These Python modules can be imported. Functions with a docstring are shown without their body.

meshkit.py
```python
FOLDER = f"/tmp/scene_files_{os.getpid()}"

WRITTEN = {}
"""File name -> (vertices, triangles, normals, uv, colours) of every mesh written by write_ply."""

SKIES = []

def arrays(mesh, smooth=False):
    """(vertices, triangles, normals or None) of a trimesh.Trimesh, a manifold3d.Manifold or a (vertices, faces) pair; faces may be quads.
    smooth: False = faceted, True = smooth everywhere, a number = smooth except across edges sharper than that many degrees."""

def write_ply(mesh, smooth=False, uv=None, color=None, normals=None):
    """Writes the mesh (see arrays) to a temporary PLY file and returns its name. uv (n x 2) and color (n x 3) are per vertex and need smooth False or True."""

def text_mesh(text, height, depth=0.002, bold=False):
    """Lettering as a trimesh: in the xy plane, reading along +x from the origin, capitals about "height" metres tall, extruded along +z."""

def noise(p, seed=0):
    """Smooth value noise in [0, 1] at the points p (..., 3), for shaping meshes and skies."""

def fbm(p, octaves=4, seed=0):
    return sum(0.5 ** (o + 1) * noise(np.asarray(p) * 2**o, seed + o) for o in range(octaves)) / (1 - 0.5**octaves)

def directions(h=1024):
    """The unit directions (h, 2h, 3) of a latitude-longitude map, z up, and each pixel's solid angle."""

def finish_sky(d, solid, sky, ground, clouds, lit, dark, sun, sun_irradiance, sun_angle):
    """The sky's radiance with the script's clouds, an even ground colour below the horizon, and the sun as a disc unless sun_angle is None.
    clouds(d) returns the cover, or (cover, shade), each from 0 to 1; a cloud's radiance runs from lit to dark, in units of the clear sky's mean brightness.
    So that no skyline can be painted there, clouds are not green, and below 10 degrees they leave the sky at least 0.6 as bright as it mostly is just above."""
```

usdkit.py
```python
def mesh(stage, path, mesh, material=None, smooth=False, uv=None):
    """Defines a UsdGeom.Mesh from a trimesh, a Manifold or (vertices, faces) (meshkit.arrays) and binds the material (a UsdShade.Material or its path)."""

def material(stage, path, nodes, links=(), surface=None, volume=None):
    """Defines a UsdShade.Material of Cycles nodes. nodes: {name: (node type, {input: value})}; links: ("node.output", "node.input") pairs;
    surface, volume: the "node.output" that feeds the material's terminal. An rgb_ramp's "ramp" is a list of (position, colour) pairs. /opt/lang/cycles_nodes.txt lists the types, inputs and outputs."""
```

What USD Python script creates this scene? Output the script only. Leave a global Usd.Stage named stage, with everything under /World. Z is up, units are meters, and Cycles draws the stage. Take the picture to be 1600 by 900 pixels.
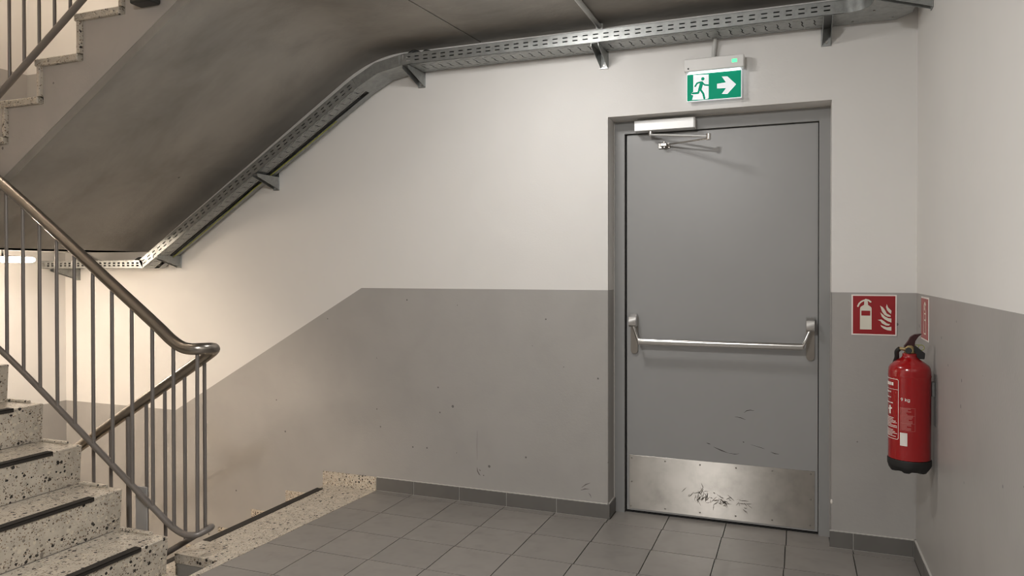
import math, random
import numpy as np, trimesh, manifold3d as m3, usdkit, meshkit
from pxr import Usd, UsdGeom, UsdShade, Gf, Sdf
from shapely.geometry import Polygon, LineString, Point, box as sbox
from shapely import affinity
from shapely.ops import unary_union

random.seed(7); rng = np.random.default_rng(7)
stage = Usd.Stage.CreateInMemory()
UsdGeom.SetStageUpAxis(stage, UsdGeom.Tokens.z); UsdGeom.SetStageMetersPerUnit(stage, 1.0)
world = UsdGeom.Xform.Define(stage, '/World'); stage.SetDefaultPrim(world.GetPrim())
UsdGeom.Scope.Define(stage, '/World/Looks')

# ------------------------------------------------------------------ camera, light levels, exposure
EXPOSURE = 0.40
LANDING_LAMP, UNSEEN_REAR_LAMP, LANDING_COLOR = 44.0, 255.0, (1.0, 0.98, 0.955)      # opal ceiling lamp over the landing, unseen one behind the camera
BATTEN_LAMP, BATTEN_COLOR = 54.0, (1.0, 0.835, 0.665)       # warm batten under the half landing, colour shared by the unseen ones
UNSEEN_SHAFT_LAMP = 55.0  # warm lamp out of view, lights the upper stair shaft
UNSEEN_LOWER_LAMP = 75.0  # warm lamp out of view, placed to light the lower left dado
cam = UsdGeom.Camera.Define(stage, '/World/camera')
FPX, YAW, PIT, ROLL, SHIFT = 1140.28, 0.3708, 0.0085, -0.0015, -19.42
cam.CreateHorizontalApertureAttr(36.0); cam.CreateVerticalApertureAttr(20.25)
cam.CreateFocalLengthAttr(36.0 * FPX / 1600); cam.CreateClippingRangeAttr(Gf.Vec2f(0.05, 100))
cam.CreateVerticalApertureOffsetAttr(SHIFT / 1600 * 36.0)
cam.CreateExposureAttr(EXPOSURE)
F = np.array([-math.sin(YAW) * math.cos(PIT), math.cos(YAW) * math.cos(PIT), -math.sin(PIT)])
R0 = np.array([math.cos(YAW), math.sin(YAW), 0.0]); U0 = np.cross(R0, F)
R, U = R0 * math.cos(ROLL) + U0 * math.sin(ROLL), U0 * math.cos(ROLL) - R0 * math.sin(ROLL)
C = (0.0, -3.8838, 1.36)
cam.AddTransformOp().Set(Gf.Matrix4d(*R, 0, *U, 0, *(-F), 0, *C, 1))

# ------------------------------------------------------------------ helpers
used = {}
def numbered(parent, name):
    k = (parent, name); n = used.get(k, -1) + 1; used[k] = n
    return f'{parent}/{name}' if n == 0 else f'{parent}/{name}_{n:03d}'
base_of = {}
def tag(p, label=None, cat=None, group=None, kind=None):
    for k, v in (('label', label), ('category', cat), ('group', group), ('kind', kind)):
        if v: p.SetCustomDataByKey(k, v)
    return p
def thing(name, label, cat, base=(0, 0, 0), group=None, kind=None):
    path = numbered('/World', name)
    x = UsdGeom.Xform.Define(stage, path); x.AddTranslateOp().Set(Gf.Vec3d(*map(float, base)))
    base_of[path] = np.array(base, float)
    return tag(x.GetPrim(), label, cat, group, kind)
def obj(name, mesh, mat, parent=None, smooth=False, label=None, cat=None, group=None, kind=None):
    """One mesh prim, given in world coordinates, under parent or under /World."""
    pp = str(parent.GetPath()) if parent else '/World'
    path = numbered(pp, name)
    v, f, _ = meshkit.arrays(mesh, False)
    root = '/' + '/'.join(pp.split('/')[1:3])
    b = base_of.get(root, np.zeros(3)) if parent else np.zeros(3)
    m = usdkit.mesh(stage, path, (v - b, f), mat, smooth=smooth)
    if smooth is not False: pass
    return tag(m.GetPrim(), label, cat, group, kind)
def copy_thing(src, name, loc, rotz, label, group=None):
    path = numbered('/World', name)
    x = UsdGeom.Xform.Define(stage, path); x.AddTranslateOp().Set(Gf.Vec3d(*map(float, loc))); x.AddRotateZOp().Set(float(rotz))
    p = x.GetPrim(); p.GetReferences().AddInternalReference(src.GetPath()); p.SetInstanceable(True)
    was = src.GetCustomData()
    return tag(p, label, was['category'], group or was.get('group'))

cat_m = lambda *ms: trimesh.util.concatenate([m for m in ms if m is not None])
def T(m):
    v, f, _ = meshkit.arrays(m, False); return trimesh.Trimesh(v, f, process=False)
def cbox(x0, x1, y0, y1, z0, z1, c=0.0):
    """Box with chamfered edges."""
    if c <= 0:
        return trimesh.creation.box(bounds=[[x0, y0, z0], [x1, y1, z1]])
    c = min(c, .49 * min(x1 - x0, y1 - y0, z1 - z0))
    P = []
    for sx in (0, 1):
        for sy in (0, 1):
            for sz in (0, 1):
                x, y, z = (x0, x1)[sx], (y0, y1)[sy], (z0, z1)[sz]
                dx, dy, dz = (c, -c)[sx], (c, -c)[sy], (c, -c)[sz]
                P += [[x, y + dy, z + dz], [x + dx, y, z + dz], [x + dx, y + dy, z]]
    return T(m3.Manifold.hull_points(np.array(P, float)))
def rbox(x0, x1, y0, y1, z0, z1, r, n=16):
    """Rounded box: the hull of spheres in its corners."""
    s = trimesh.creation.icosphere(2, r).vertices
    P = [s + [x, y, z] for x in (x0 + r, x1 - r) for y in (y0 + r, y1 - r) for z in (z0 + r, z1 - r)]
    return T(m3.Manifold.hull_points(np.vstack(P)))
def polys(g):
    return [p for p in getattr(g, 'geoms', [g]) if isinstance(p, Polygon) and p.area > 1e-9]
def ext(poly, h):
    return cat_m(*[trimesh.creation.extrude_polygon(p, h, engine='earcut') for p in polys(poly)])
def ext_xy(poly, z0, z1):
    m = ext(poly, z1 - z0); m.apply_translation([0, 0, z0]); return m
def ext_xz(poly, y0, y1):
    """polygon in (x, z) extruded over y0..y1"""
    m = ext(poly, y1 - y0)
    M = np.array([[1, 0, 0, 0], [0, 0, -1, y1], [0, 1, 0, 0], [0, 0, 0, 1.0]]); m.apply_transform(M); return m
def ext_yz(poly, x0, x1):
    m = ext(poly, x1 - x0)
    M = np.array([[0, 0, 1, x0], [1, 0, 0, 0], [0, 1, 0, 0], [0, 0, 0, 1.0]]); m.apply_transform(M); return m
def tube(path, r, n=16, cap=True):
    P = np.asarray(path, float); k = len(P)
    t = np.gradient(P, axis=0); t /= np.linalg.norm(t, axis=1)[:, None]
    rr = np.full(k, r) if np.ndim(r) == 0 else np.asarray(r)
    a = np.array([0, 0, 1.0]) if abs(t[0][2]) < .9 else np.array([0, 1.0, 0])
    u = np.cross(a, t[0]); u /= np.linalg.norm(u)
    V = []
    for i in range(k):
        u = u - t[i] * (u @ t[i]); u /= np.linalg.norm(u); w = np.cross(t[i], u)
        th = np.arange(n) / n * 2 * np.pi
        V.append(P[i] + rr[i] * (np.cos(th)[:, None] * u + np.sin(th)[:, None] * w))
    V = np.vstack(V); Fc = []
    for i in range(k - 1):
        for j in range(n):
            q = (j + 1) % n
            a_, b_, c_, d_ = i * n + j, i * n + q, (i + 1) * n + q, (i + 1) * n + j
            Fc += [[a_, b_, c_], [a_, c_, d_]]
    if cap:
        V = np.vstack([V, P[0], P[-1]]); s, e = k * n, k * n + 1
        for j in range(n):
            q = (j + 1) % n
            Fc += [[s, q, j], [e, (k - 1) * n + j, (k - 1) * n + q]]
    return trimesh.Trimesh(V, Fc, process=False)
def cyl(p0, p1, r, n=16):
    return tube([p0, (np.array(p0) + p1) / 2, p1], r, n)
def lathe(prof, center, n=32, axis='z'):
    """prof: (r, h) from bottom to top"""
    prof = np.asarray(prof, float); k = len(prof); th = np.arange(n) / n * 2 * np.pi
    V = np.vstack([np.c_[r * np.cos(th), r * np.sin(th), np.full(n, h)] for r, h in prof]); Fc = []
    for i in range(k - 1):
        for j in range(n):
            q = (j + 1) % n
            Fc += [[i * n + j, i * n + q, (i + 1) * n + q], [i * n + j, (i + 1) * n + q, (i + 1) * n + j]]
    if axis == 'y': V = np.c_[V[:, 0], -V[:, 2], V[:, 1]]
    if axis == 'x': V = np.c_[V[:, 2], V[:, 0], V[:, 1]]
    m = trimesh.Trimesh(V + np.asarray(center), Fc, process=True); m.update_faces(m.nondegenerate_faces()); return m
def spline(pts, n=10):
    """Catmull-Rom through the points"""
    P = np.asarray(pts, float); P = np.vstack([2 * P[0] - P[1], P, 2 * P[-1] - P[-2]]); out = []
    for i in range(1, len(P) - 2):
        p0, p1, p2, p3 = P[i - 1:i + 3]
        for t in np.linspace(0, 1, n, endpoint=False):
            out.append(.5 * (2 * p1 + (p2 - p0) * t + (2 * p0 - 5 * p1 + 4 * p2 - p3) * t**2 + (3 * p1 - p0 - 3 * p2 + p3) * t**3))
    return np.array(out + [P[-2]])
def man(m):
    m = trimesh.Trimesh(m.vertices, m.faces, process=True)
    return m3.Manifold(m3.Mesh(np.asarray(m.vertices, np.float32), np.asarray(m.faces, np.uint32)))

# ------------------------------------------------------------------ materials
def M(name, color, rough=.5, metal=0.0, **kw):
    """Principled with optional mottling (var, vscale), fine grain bump, small pits, aniso, coat, emission"""
    n = {'g': ('geometry', {}), 'p': ('principled_bsdf', {'base_color': color, 'roughness': rough, 'metallic': metal})}
    L = []
    p = n['p'][1]
    for k in ('specular_ior_level', 'coat_weight', 'coat_roughness', 'anisotropic', 'anisotropic_rotation', 'emission_strength', 'emission_color'):
        if k in kw: p[k] = kw[k]
    src = 'g.position'
    if 'tangent' in kw:
        n['tg'] = ('combine_xyz', dict(zip('xyz', kw['tangent']))); L.append(('tg.vector', 'p.tangent'))
    if 'stretch' in kw:
        n['map'] = ('mapping', {'mapping_type': 'point', 'scale': kw['stretch']}); L.append(('g.position', 'map.vector')); src = 'map.vector'
    col = None
    if kw.get('var'):
        n['n1'] = ('noise_texture', {'scale': kw.get('vscale', 2.0), 'detail': 6.0, 'roughness': .6, 'distortion': kw.get('vdist', 0.3)}); L.append((src, 'n1.vector'))
        v = kw['var']; c2 = kw.get('color2') or tuple(c * (1 - v) for c in color); c1 = tuple(min(1, c * (1 + v * .5)) for c in color)
        n['r1'] = ('rgb_ramp', {'ramp': [(.3, c2), (.55, color), (.75, c1)]}); L += [('n1.fac', 'r1.fac')]; col = 'r1.color'
    if kw.get('pits'):
        sc, rad, frac = kw['pits']; plane = kw.get('plane', 'wall')
        n['pv'] = ('voronoi_texture', {'scale': sc}); n['pp'] = ('separate_xyz', {}); n['pc'] = ('combine_xyz', {}); L += [('g.position', 'pp.vector'), ('pc.vector', 'pv.vector')]
        if plane == 'wall':
            n['pa'] = ('math', {'math_type': 'add'}); L += [('pp.x', 'pa.value1'), ('pp.y', 'pa.value2'), ('pa.value', 'pc.x'), ('pp.z', 'pc.y')]
        else:
            L += [('pp.x', 'pc.x'), ('pp.y', 'pc.y')]
        n['ps'] = ('separate_xyz', {}); L.append(('pv.color', 'ps.vector'))
        n['pr'] = ('math', {'math_type': 'multiply', 'value2': rad * sc}); L.append(('ps.y', 'pr.value1'))
        n['pl'] = ('math', {'math_type': 'less_than'}); L += [('pv.distance', 'pl.value1'), ('pr.value', 'pl.value2')]
        n['pf'] = ('math', {'math_type': 'less_than', 'value2': frac}); L.append(('ps.x', 'pf.value1'))
        n['pm'] = ('math', {'math_type': 'multiply'}); L += [('pl.value', 'pm.value1'), ('pf.value', 'pm.value2')]
        n['px'] = ('mix', {'color1': color, 'color2': tuple(c * .38 for c in color)}); L.append(('pm.value', 'px.fac'))
        if col: L.append((col, 'px.color1'))
        col = 'px.color'
    if col: L.append((col, 'p.base_color'))
    if kw.get('bump'):
        n['nb'] = ('noise_texture', {'scale': kw.get('bscale', 60.0), 'detail': 4.0, 'roughness': .6}); L.append((src if kw.get('bstretch') else 'g.position', 'nb.vector'))
        n['b'] = ('bump', {'strength': kw['bump'], 'distance': kw.get('bdist', .004)}); L += [('nb.fac', 'b.height'), ('b.normal', 'p.normal')]
    if kw.get('rvar'):
        n['nr'] = ('noise_texture', {'scale': kw.get('rscale', 8.0), 'detail': 5.0}); L.append((src, 'nr.vector'))
        n['mr'] = ('map_range', {'from_min': .3, 'from_max': .7, 'to_min': rough - kw['rvar'], 'to_max': rough + kw['rvar']}); L += [('nr.fac', 'mr.value'), ('mr.result', 'p.roughness')]
    return usdkit.material(stage, f'/World/Looks/{name}', n, L, surface='p.BSDF')
def emit(name, color, strength):
    return usdkit.material(stage, f'/World/Looks/{name}', {'e': ('emission', {'color': color, 'strength': strength})}, [], surface='e.emission')

def terrazzo(name, base, rough=.32):
    n = {'g': ('geometry', {}), 'p': ('principled_bsdf', {'roughness': rough, 'specular_ior_level': .4}),
         'n0': ('noise_texture', {'scale': 25.0, 'detail': 5.0}), 'r0': ('rgb_ramp', {'ramp': [(.3, tuple(c * .84 for c in base)), (.7, tuple(min(1, c * 1.1) for c in base))]}),
         'wn': ('noise_texture', {'scale': 70.0, 'detail': 2.0}), 'ws': ('vector_math', {'math_type': 'scale', 'scale': .008}), 'wa': ('vector_math', {'math_type': 'add'})}
    L = [('g.position', 'n0.vector'), ('n0.fac', 'r0.fac'), ('g.position', 'wn.vector'), ('wn.color', 'ws.vector1'), ('ws.vector', 'wa.vector1'), ('g.position', 'wa.vector2')]
    col = 'r0.color'
    layers = [(48, .5, .50, (base[0] * 1.18, base[1] * 1.18, base[2] * 1.15)), (140, .50, .50, (.24, .175, .12)), (110, .32, .48, (.13, .10, .075)), (52, .34, .42, (.030, .027, .025)), (40, .22, .36, (.05, .045, .04)), (50, .18, .42, (.23, .20, .165))]
    for i, (sc, frac, rad, c) in enumerate(layers):
        a = f'l{i}'
        n[a + 'v'] = ('voronoi_texture', {'scale': float(sc)}); L.append(('wa.vector', a + 'v.vector'))
        n[a + 's'] = ('separate_xyz', {}); L.append((a + 'v.color', a + 's.vector'))
        n[a + 'r'] = ('math', {'math_type': 'multiply', 'value2': rad}); L.append((a + 's.y', a + 'r.value1'))
        n[a + 'd'] = ('math', {'math_type': 'less_than'}); L += [(a + 'v.distance', a + 'd.value1'), (a + 'r.value', a + 'd.value2')]
        n[a + 'f'] = ('math', {'math_type': 'less_than', 'value2': frac}); L.append((a + 's.x', a + 'f.value1'))
        n[a + 'm'] = ('math', {'math_type': 'multiply'}); L += [(a + 'd.value', a + 'm.value1'), (a + 'f.value', a + 'm.value2')]
        n[a + 'x'] = ('mix', {'color2': c}); L += [(col, a + 'x.color1'), (a + 'm.value', a + 'x.fac')]
        col = a + 'x.color'
    L.append((col, 'p.base_color'))
    return usdkit.material(stage, f'/World/Looks/{name}', n, L, surface='p.BSDF')

m_cream = M('cream_paint', (.73, .713, .688), .62, var=.03, vscale=1.5, bump=.25, bscale=90, bdist=.002)
m_dado = M('grey_paint', (.372, .358, .340), .42, var=.06, vscale=3.5, pits=(9.0, .0085, .95), bump=.3, bscale=70, bdist=.002)
m_conc = M('concrete', (.31, .29, .26), .78, var=.30, vscale=1.6, stretch=(1, 1.6, 1), pits=(5.0, .007, .4), plane='ceil', bump=.35, bscale=45, bdist=.004)
m_stringer = M('stringer_paint', (.42, .385, .35), .6, var=.10, vscale=3.0, pits=(6.0, .008, .5), bump=.3)
m_joint = M('joint_dark', (.06, .055, .05), .9)
m_tiles = [M(f'floor_tile_{i}', c, .36, var=.07, vscale=7.0, rvar=.06, bump=.12, bscale=150, bdist=.001) for i, c in enumerate([(.242, .224, .206), (.252, .233, .214), (.232, .215, .198)])]
m_grout = M('grout', (.10, .095, .088), .9)
m_base = M('baseboard_tile', (.135, .129, .120), .42, var=.08, vscale=8)
m_seal = M('light_grout', (.50, .48, .45), .8)
m_terr = terrazzo('terrazzo', (.53, .475, .395), .26)
m_strip = M('anti_slip', (.022, .018, .014), .75, bump=.5, bscale=400, bdist=.002)
m_stain = M('stainless_steel', (.35, .32, .285), .28, 1.0, bump=.06, bscale=220, bdist=.001)
m_bal = M('baluster_paint', (.215, .195, .18), .36, .4)
m_galv = M('galvanised_steel', (.36, .37, .36), .42, .8, var=.16, vscale=35, rvar=.08, rscale=30)
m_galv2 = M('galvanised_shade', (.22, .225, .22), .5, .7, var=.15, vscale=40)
m_door = M('door_paint', (.305, .303, .298), .36, var=.02, vscale=4, bump=.10, bscale=160, bdist=.001)
m_frame = M('frame_paint', (.265, .264, .258), .42)
m_gap_shade = M('gap_shade', (.01, .01, .01), .9)  # near-black, shade of the gaps round the leaf put into the colour
m_kick = M('kick_plate_steel', (.50, .47, .43), .355, 1.0, anisotropic=.98, tangent=(0.0, 0.0, 1.0), stretch=(3, 1, 3), rvar=.04, rscale=3, var=.08, vscale=2)
m_chrome = M('brushed_chrome', (.66, .645, .62), .22, 1.0)
m_silver = M('silver_housing', (.72, .72, .71), .42, .35)
m_screw = M('screw_steel', (.42, .40, .37), .35, 1.0)
m_dark = M('dark_metal', (.05, .05, .048), .45, .5)
m_white = M('white_plastic', (.78, .77, .75), .4)
m_red = M('extinguisher_red', (.30, .003, .005), .22, coat_weight=.5, coat_roughness=.08)
m_black = M('black_plastic', (.012, .012, .012), .5)
m_print = M('white_print', (.72, .68, .64), .55)
m_printp = M('pink_print', (.40, .10, .09), .55)
m_sign_r = M('sign_red', (.29, .004, .008), .5)
m_sign_w = M('sign_luminous', (.70, .68, .58), .55)
m_sign_edge = M('sign_edge', (.80, .74, .70), .5)
m_sign_r2 = M('sign_red_glossy', (.42, .05, .045), .22)
m_brass = M('brass', (.50, .40, .22), .35, 1.0)
m_yg = M('yellow_green_sheath', (.26, .27, .07), .5)
m_green_c = M('green_sheath', (.10, .17, .03), .5)
m_cab = M('black_sheath', (.012, .012, .012), .5)
m_pvc = M('grey_conduit', (.50, .50, .48), .45)
m_scuff = M('scuff', (.07, .065, .06), .7)
m_green = M('exit_green', (0.0, .21, .115), .5, specular_ior_level=.15, emission_color=(0.0, .36, .20), emission_strength=.25)
m_exitw = M('exit_white', (.85, .86, .87), .4, emission_color=(.85, .93, 1.0), emission_strength=.22)
m_led = emit('exit_led_strip', (.85, .95, 1.0), 2.2)
m_ledg = emit('green_led', (.10, 1.0, .30), 1.6)
m_lamp = emit('opal_lamp', LANDING_COLOR, LANDING_LAMP)
m_rear = emit('unseen_rear_lamp', LANDING_COLOR, UNSEEN_REAR_LAMP)
m_batten = emit('batten_diffuser', BATTEN_COLOR, BATTEN_LAMP)
m_lower = emit('unseen_lower_diffuser', BATTEN_COLOR, UNSEEN_LOWER_LAMP)
m_shaft = emit('unseen_shaft_diffuser', BATTEN_COLOR, UNSEEN_SHAFT_LAMP)

# ------------------------------------------------------------------ key dimensions (metres)
XR = 0.531                       # right wall
XL, XL_UP = -5.10, -5.50         # left wall below / above the upper half landing
DL, DR, DTOP = -0.951, 0.1626, 2.184   # door opening
ZD = 1.246                       # dado height
CEIL = 2.671
YO = -1.342                      # open side of the overhead flight
YS = -1.41                       # far end of the up flight's steps
YE = -1.218                      # eye edge of the flights along the back wall
ZSLAB, ZLAND = 1.488, 1.68       # upper half landing: underside, top
ZLOW = -0.93                     # lower half landing
Y0, YSIDE = -8.5, -2.65          # unseen front wall set far back to dim its reflection, side wall of the stair

# ------------------------------------------------------------------ walls
wp = Polygon([(XL_UP - .2, -2.2), (XR, -2.2), (XR, 4.6), (XL_UP - .2, 4.6)]).difference(sbox(DL, -2.2, DR, DTOP)).union(sbox(DL - .01, -2.2, DR + .01, -.02))
wb = obj('wall_back', ext_xz(wp, 0, .30), m_cream, label='cream back wall with a grey painted dado, door opening and sloping dado line', cat='wall', kind='structure')
d_low = Polygon([(-5.1, -2.0), (-5.1, .3835), (-4.024, .3835), (-2.512, ZD), (DL, ZD), (DL, 0), (-2.4, 0), (-2.4, -2.0)])
obj('painted_dado', ext_xz(d_low, -.0012, .001), m_dado, wb, label='grey dado paint dropping with the stair')
obj('painted_dado', ext_xz(sbox(DR, 0, XR, ZD), -.0012, .001), m_dado, wb)
obj('painted_dado', ext_xz(Polygon([(XL_UP, ZLAND), (XL_UP, 2.855), (-4.55, 2.855), (-2.7, 4.04), (-2.7, 2.9), (-4.56, ZLAND)]), -.0012, .001), m_dado, wb)
obj('painted_dado', cbox(DL - .001, DL + .0012, -.0012, .137, 0, ZD), m_dado, wb)
obj('painted_dado', cbox(DR - .0012, DR + .001, -.0012, .137, 0, ZD), m_dado, wb)
wr = obj('wall_right', cbox(XR, XR + .2, Y0, .3, -.3, 4.6), m_cream, label='cream right wall with grey dado behind the red extinguisher', cat='wall', kind='structure')
obj('painted_dado', cbox(XR - .0012, XR + .001, Y0, 0, 0, ZD), m_dado, wr)
wl = obj('wall_left', cat_m(cbox(XL - .55, XL, YSIDE - .2, 0, -2.2, ZSLAB), cbox(XL_UP - .2, XL_UP, YSIDE - .2, 0, ZLAND, 4.6)), m_cream, label='warm lit left end wall of the stair shaft behind the balusters', cat='wall', kind='structure')
obj('painted_dado', cbox(XL - .001, XL + .0012, YSIDE, 0, ZLOW, .3835), m_dado, wl)
obj('painted_dado', cbox(XL_UP - .001, XL_UP + .0012, YSIDE, 0, ZLAND, 2.855), m_dado, wl)
obj('wall_front', cbox(-2.6, XR + .2, Y0 - .2, Y0, -.3, 2.9), m_cream, label='unseen cream wall behind the camera, set far back to dim its reflection', cat='wall', kind='structure')
obj('wall_side', cat_m(cbox(XL_UP - .2, -2.62, YSIDE - .2, YSIDE, -2.2, 4.6), cbox(-2.82, -2.62, Y0, YSIDE - .2, -2.2, 2.9), cbox(-2.62, XR, YSIDE - .2, YSIDE, 2.96, 4.6)), m_cream, label='cream wall along the near side of the rising flight', cat='wall', kind='structure')

# ------------------------------------------------------------------ ceilings
seam0, seam1 = -1.695, -2.42     # the joint runs slightly askew
ce = obj('ceiling', cat_m(cbox(-2.197, XR, YSIDE, 0, CEIL + .012, CEIL + .26), cbox(-2.62, XR, Y0, YSIDE, CEIL + .012, CEIL + .26)), m_joint, label='raw grey concrete ceiling over the landing with a dark joint', cat='ceiling', kind='structure')
sl = (seam1 - seam0) / Y0
pa = Polygon([(-2.198, -.001), (seam0 - .005, -.001), (seam0 - .005 + sl * -2.66, -2.66), (seam1 - .005, Y0), (-2.62, Y0), (-2.62, -2.66), (-2.198, -2.66)])
pb = Polygon([(seam0 + .005, 0), (XR, 0), (XR, Y0), (seam1 + .005, Y0)])
for pl in (pa, pb): obj('concrete_panel', ext_xy(pl, CEIL, CEIL + .03), m_conc, ce)
obj('ceiling', cbox(XL_UP - .2, XR, YSIDE, 0, 4.6, 4.8), m_cream, label='cream ceiling at the top of the stair shaft', cat='ceiling', kind='structure')

# ------------------------------------------------------------------ floor: tiles, terrazzo edge
edge = lambda y: -2.404 + (-2.476 + 2.404) * (y / -1.373)      # tile edge against the terrazzo
fl = obj('floor', cat_m(ext_xy(Polygon([(-2.49, 0), (XR, 0), (XR, Y0), (-2.62, Y0), (-2.62, -1.41), (-2.492, -1.41), (-2.492, YE + .012), (-2.755, YE + .012), (-2.755, 0)]), -.22, -.0095),
                        cbox(DL, DR, 0, .30, -.22, -.0095)), m_grout, label='grey tiled landing floor with a cream terrazzo stair edge', cat='floor', kind='structure')
area = unary_union([Polygon([(edge(0), 0), (XR - .012, 0), (XR - .012, Y0), (edge(Y0), Y0)]), sbox(DL + .012, -.001, DR - .003, .30)])
xs = [.257 + .302 * k for k in range(-10, 2)]; ys = [-.06 - .297 * k for k in range(-2, 18)]
k = 0
for a in xs:
    for b in ys:
        g = 0.0022
        cell = Polygon([(a - .302 + g + .012 * (b), b - .297 + g), (a - g + .012 * b, b - .297 + g), (a - g + .012 * b, b - g), (a - .302 + g + .012 * b, b - g)]).intersection(area.buffer(-.0015))
        for p in polys(cell):
            if p.area < 2e-4 or b < -2.9: continue
            t = ext_xy(p, -.0105, rng.uniform(-.0004, .0003))
            obj('tile', t, m_tiles[int(rng.integers(3))], fl); k += 1
obj('tile_field', ext_xy(area.intersection(sbox(-3, Y0, 1, -2.93)), -.0105, 0), m_tiles[0], fl, kind='stuff')
te_poly = Polygon([(edge(0) - .001, -.001), (edge(YSIDE) - .001, YSIDE), (-2.612, YSIDE), (-2.612, YS), (-2.512, YS), (-2.512, YE), (-2.775, YE), (-2.775, -.001)])
te = obj('terrazzo_edge', ext_xy(te_poly, -.045, .0004), m_terr, fl, label='cream speckled terrazzo strip along the stair edge')
obj('anti_slip_strip', cbox(-2.777, -2.728, -1.04, -.10, -.004, .003, .001), m_strip, te, label='dark strip on the nosing')
obj('slab_edge', cbox(-2.765, -2.500, YE + .003, -.002, -.24, -.0455), m_conc, fl, label='dark concrete edge of the landing slab')
obj('terrazzo_riser', cbox(-2.772, -2.7655, YE + .001, -.002, -.155, -.0455), m_terr, fl)

# ------------------------------------------------------------------ skirtings
bb = obj('baseboard_back', cat_m(cbox(-2.404, DL + .006, -.009, 0, 0, .084), cbox(DL, DL + .009, -.009, .135, 0, .084), cbox(DR - .006, XR, -.009, 0, 0, .084)), m_seal, label='dark grey tile skirting along the foot of the back wall', cat='baseboard', kind='structure')
js = [-2.404, -2.144, -1.842, -1.543, -1.243, DL + .012]
for a, b in zip(js[:-1], js[1:]): obj('skirting_tile', cbox(a + .0015, b - .0015 if b != js[-1] else b, -.012, -.001, .003, .0805, .0012), m_base, bb)
for a, b in ((DR - .008, .261), (.261, XR - .012)): obj('skirting_tile', cbox(a + .0015, b - .0015, -.012, -.001, .003, .0805, .0012), m_base, bb)
obj('skirting_tile', cbox(DL + .001, DL + .012, -.010, .134, .003, .0805, .0012), m_base, bb)
br = obj('baseboard_right', cbox(XR - .009, XR, Y0, 0, 0, .084), m_seal, label='dark grey tile skirting along the foot of the right wall', cat='baseboard', kind='structure')
yy = 0.0
while yy > -3.0:
    obj('skirting_tile', cbox(XR - .012, XR - .001, yy - .2985, yy - .0015, .003, .0805, .0012), m_base, br); yy -= .30

# ------------------------------------------------------------------ stair flights
def step_thing(name, label):
    return thing(name, label, 'staircase')
# 1. the flight rising on the near side
nx = [-2.613, -2.890, -3.147, -3.405, -3.650, -3.91, -4.17, -4.43, -4.69]
nz = [.168, .352, .532, .711, .890, 1.0875, 1.285, 1.4825, ZLAND]
fu = step_thing('stair_flight', 'terrazzo stair flight rising to the left at the near left with dark nosing strips')
pz = 0.0
for i in range(8):
    x, z, xb = nx[i], nz[i], nx[i + 1]
    pr = Polygon([(x - .014, pz), (x - .002, z - .012), (x, z - .004), (x - .004, z), (xb - .004, z), (xb - .004, pz)])
    st = obj('step', ext_xz(pr, YSIDE + .002, YS), m_terr, fu)
    obj('anti_slip_strip', cat_m(cbox(x - .034, x + .003, YSIDE + .12, YS - .145, z - .002, z + .004, .0015), cbox(x - .006, x + .003, YSIDE + .12, YS - .145, z - .014, z + .003, .001)), m_strip, st)
    obj('edge_upstand', cbox(xb, x - .085, YS - .022, YS, z - .002, z + .012, .004), m_terr, st)
    pz = z
und = Polygon([(-2.64, -.05), (-2.68, -.01)] + [q for i in range(1, 8) for q in ((nx[i] - .02, nz[i - 1] - .002), (nx[i] - .02, nz[i - 1] + .03))] + [(nx[7] - .25, nz[6]), (nx[7] - .25, 1.20), (-2.95, -.05)]).buffer(0)
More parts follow.
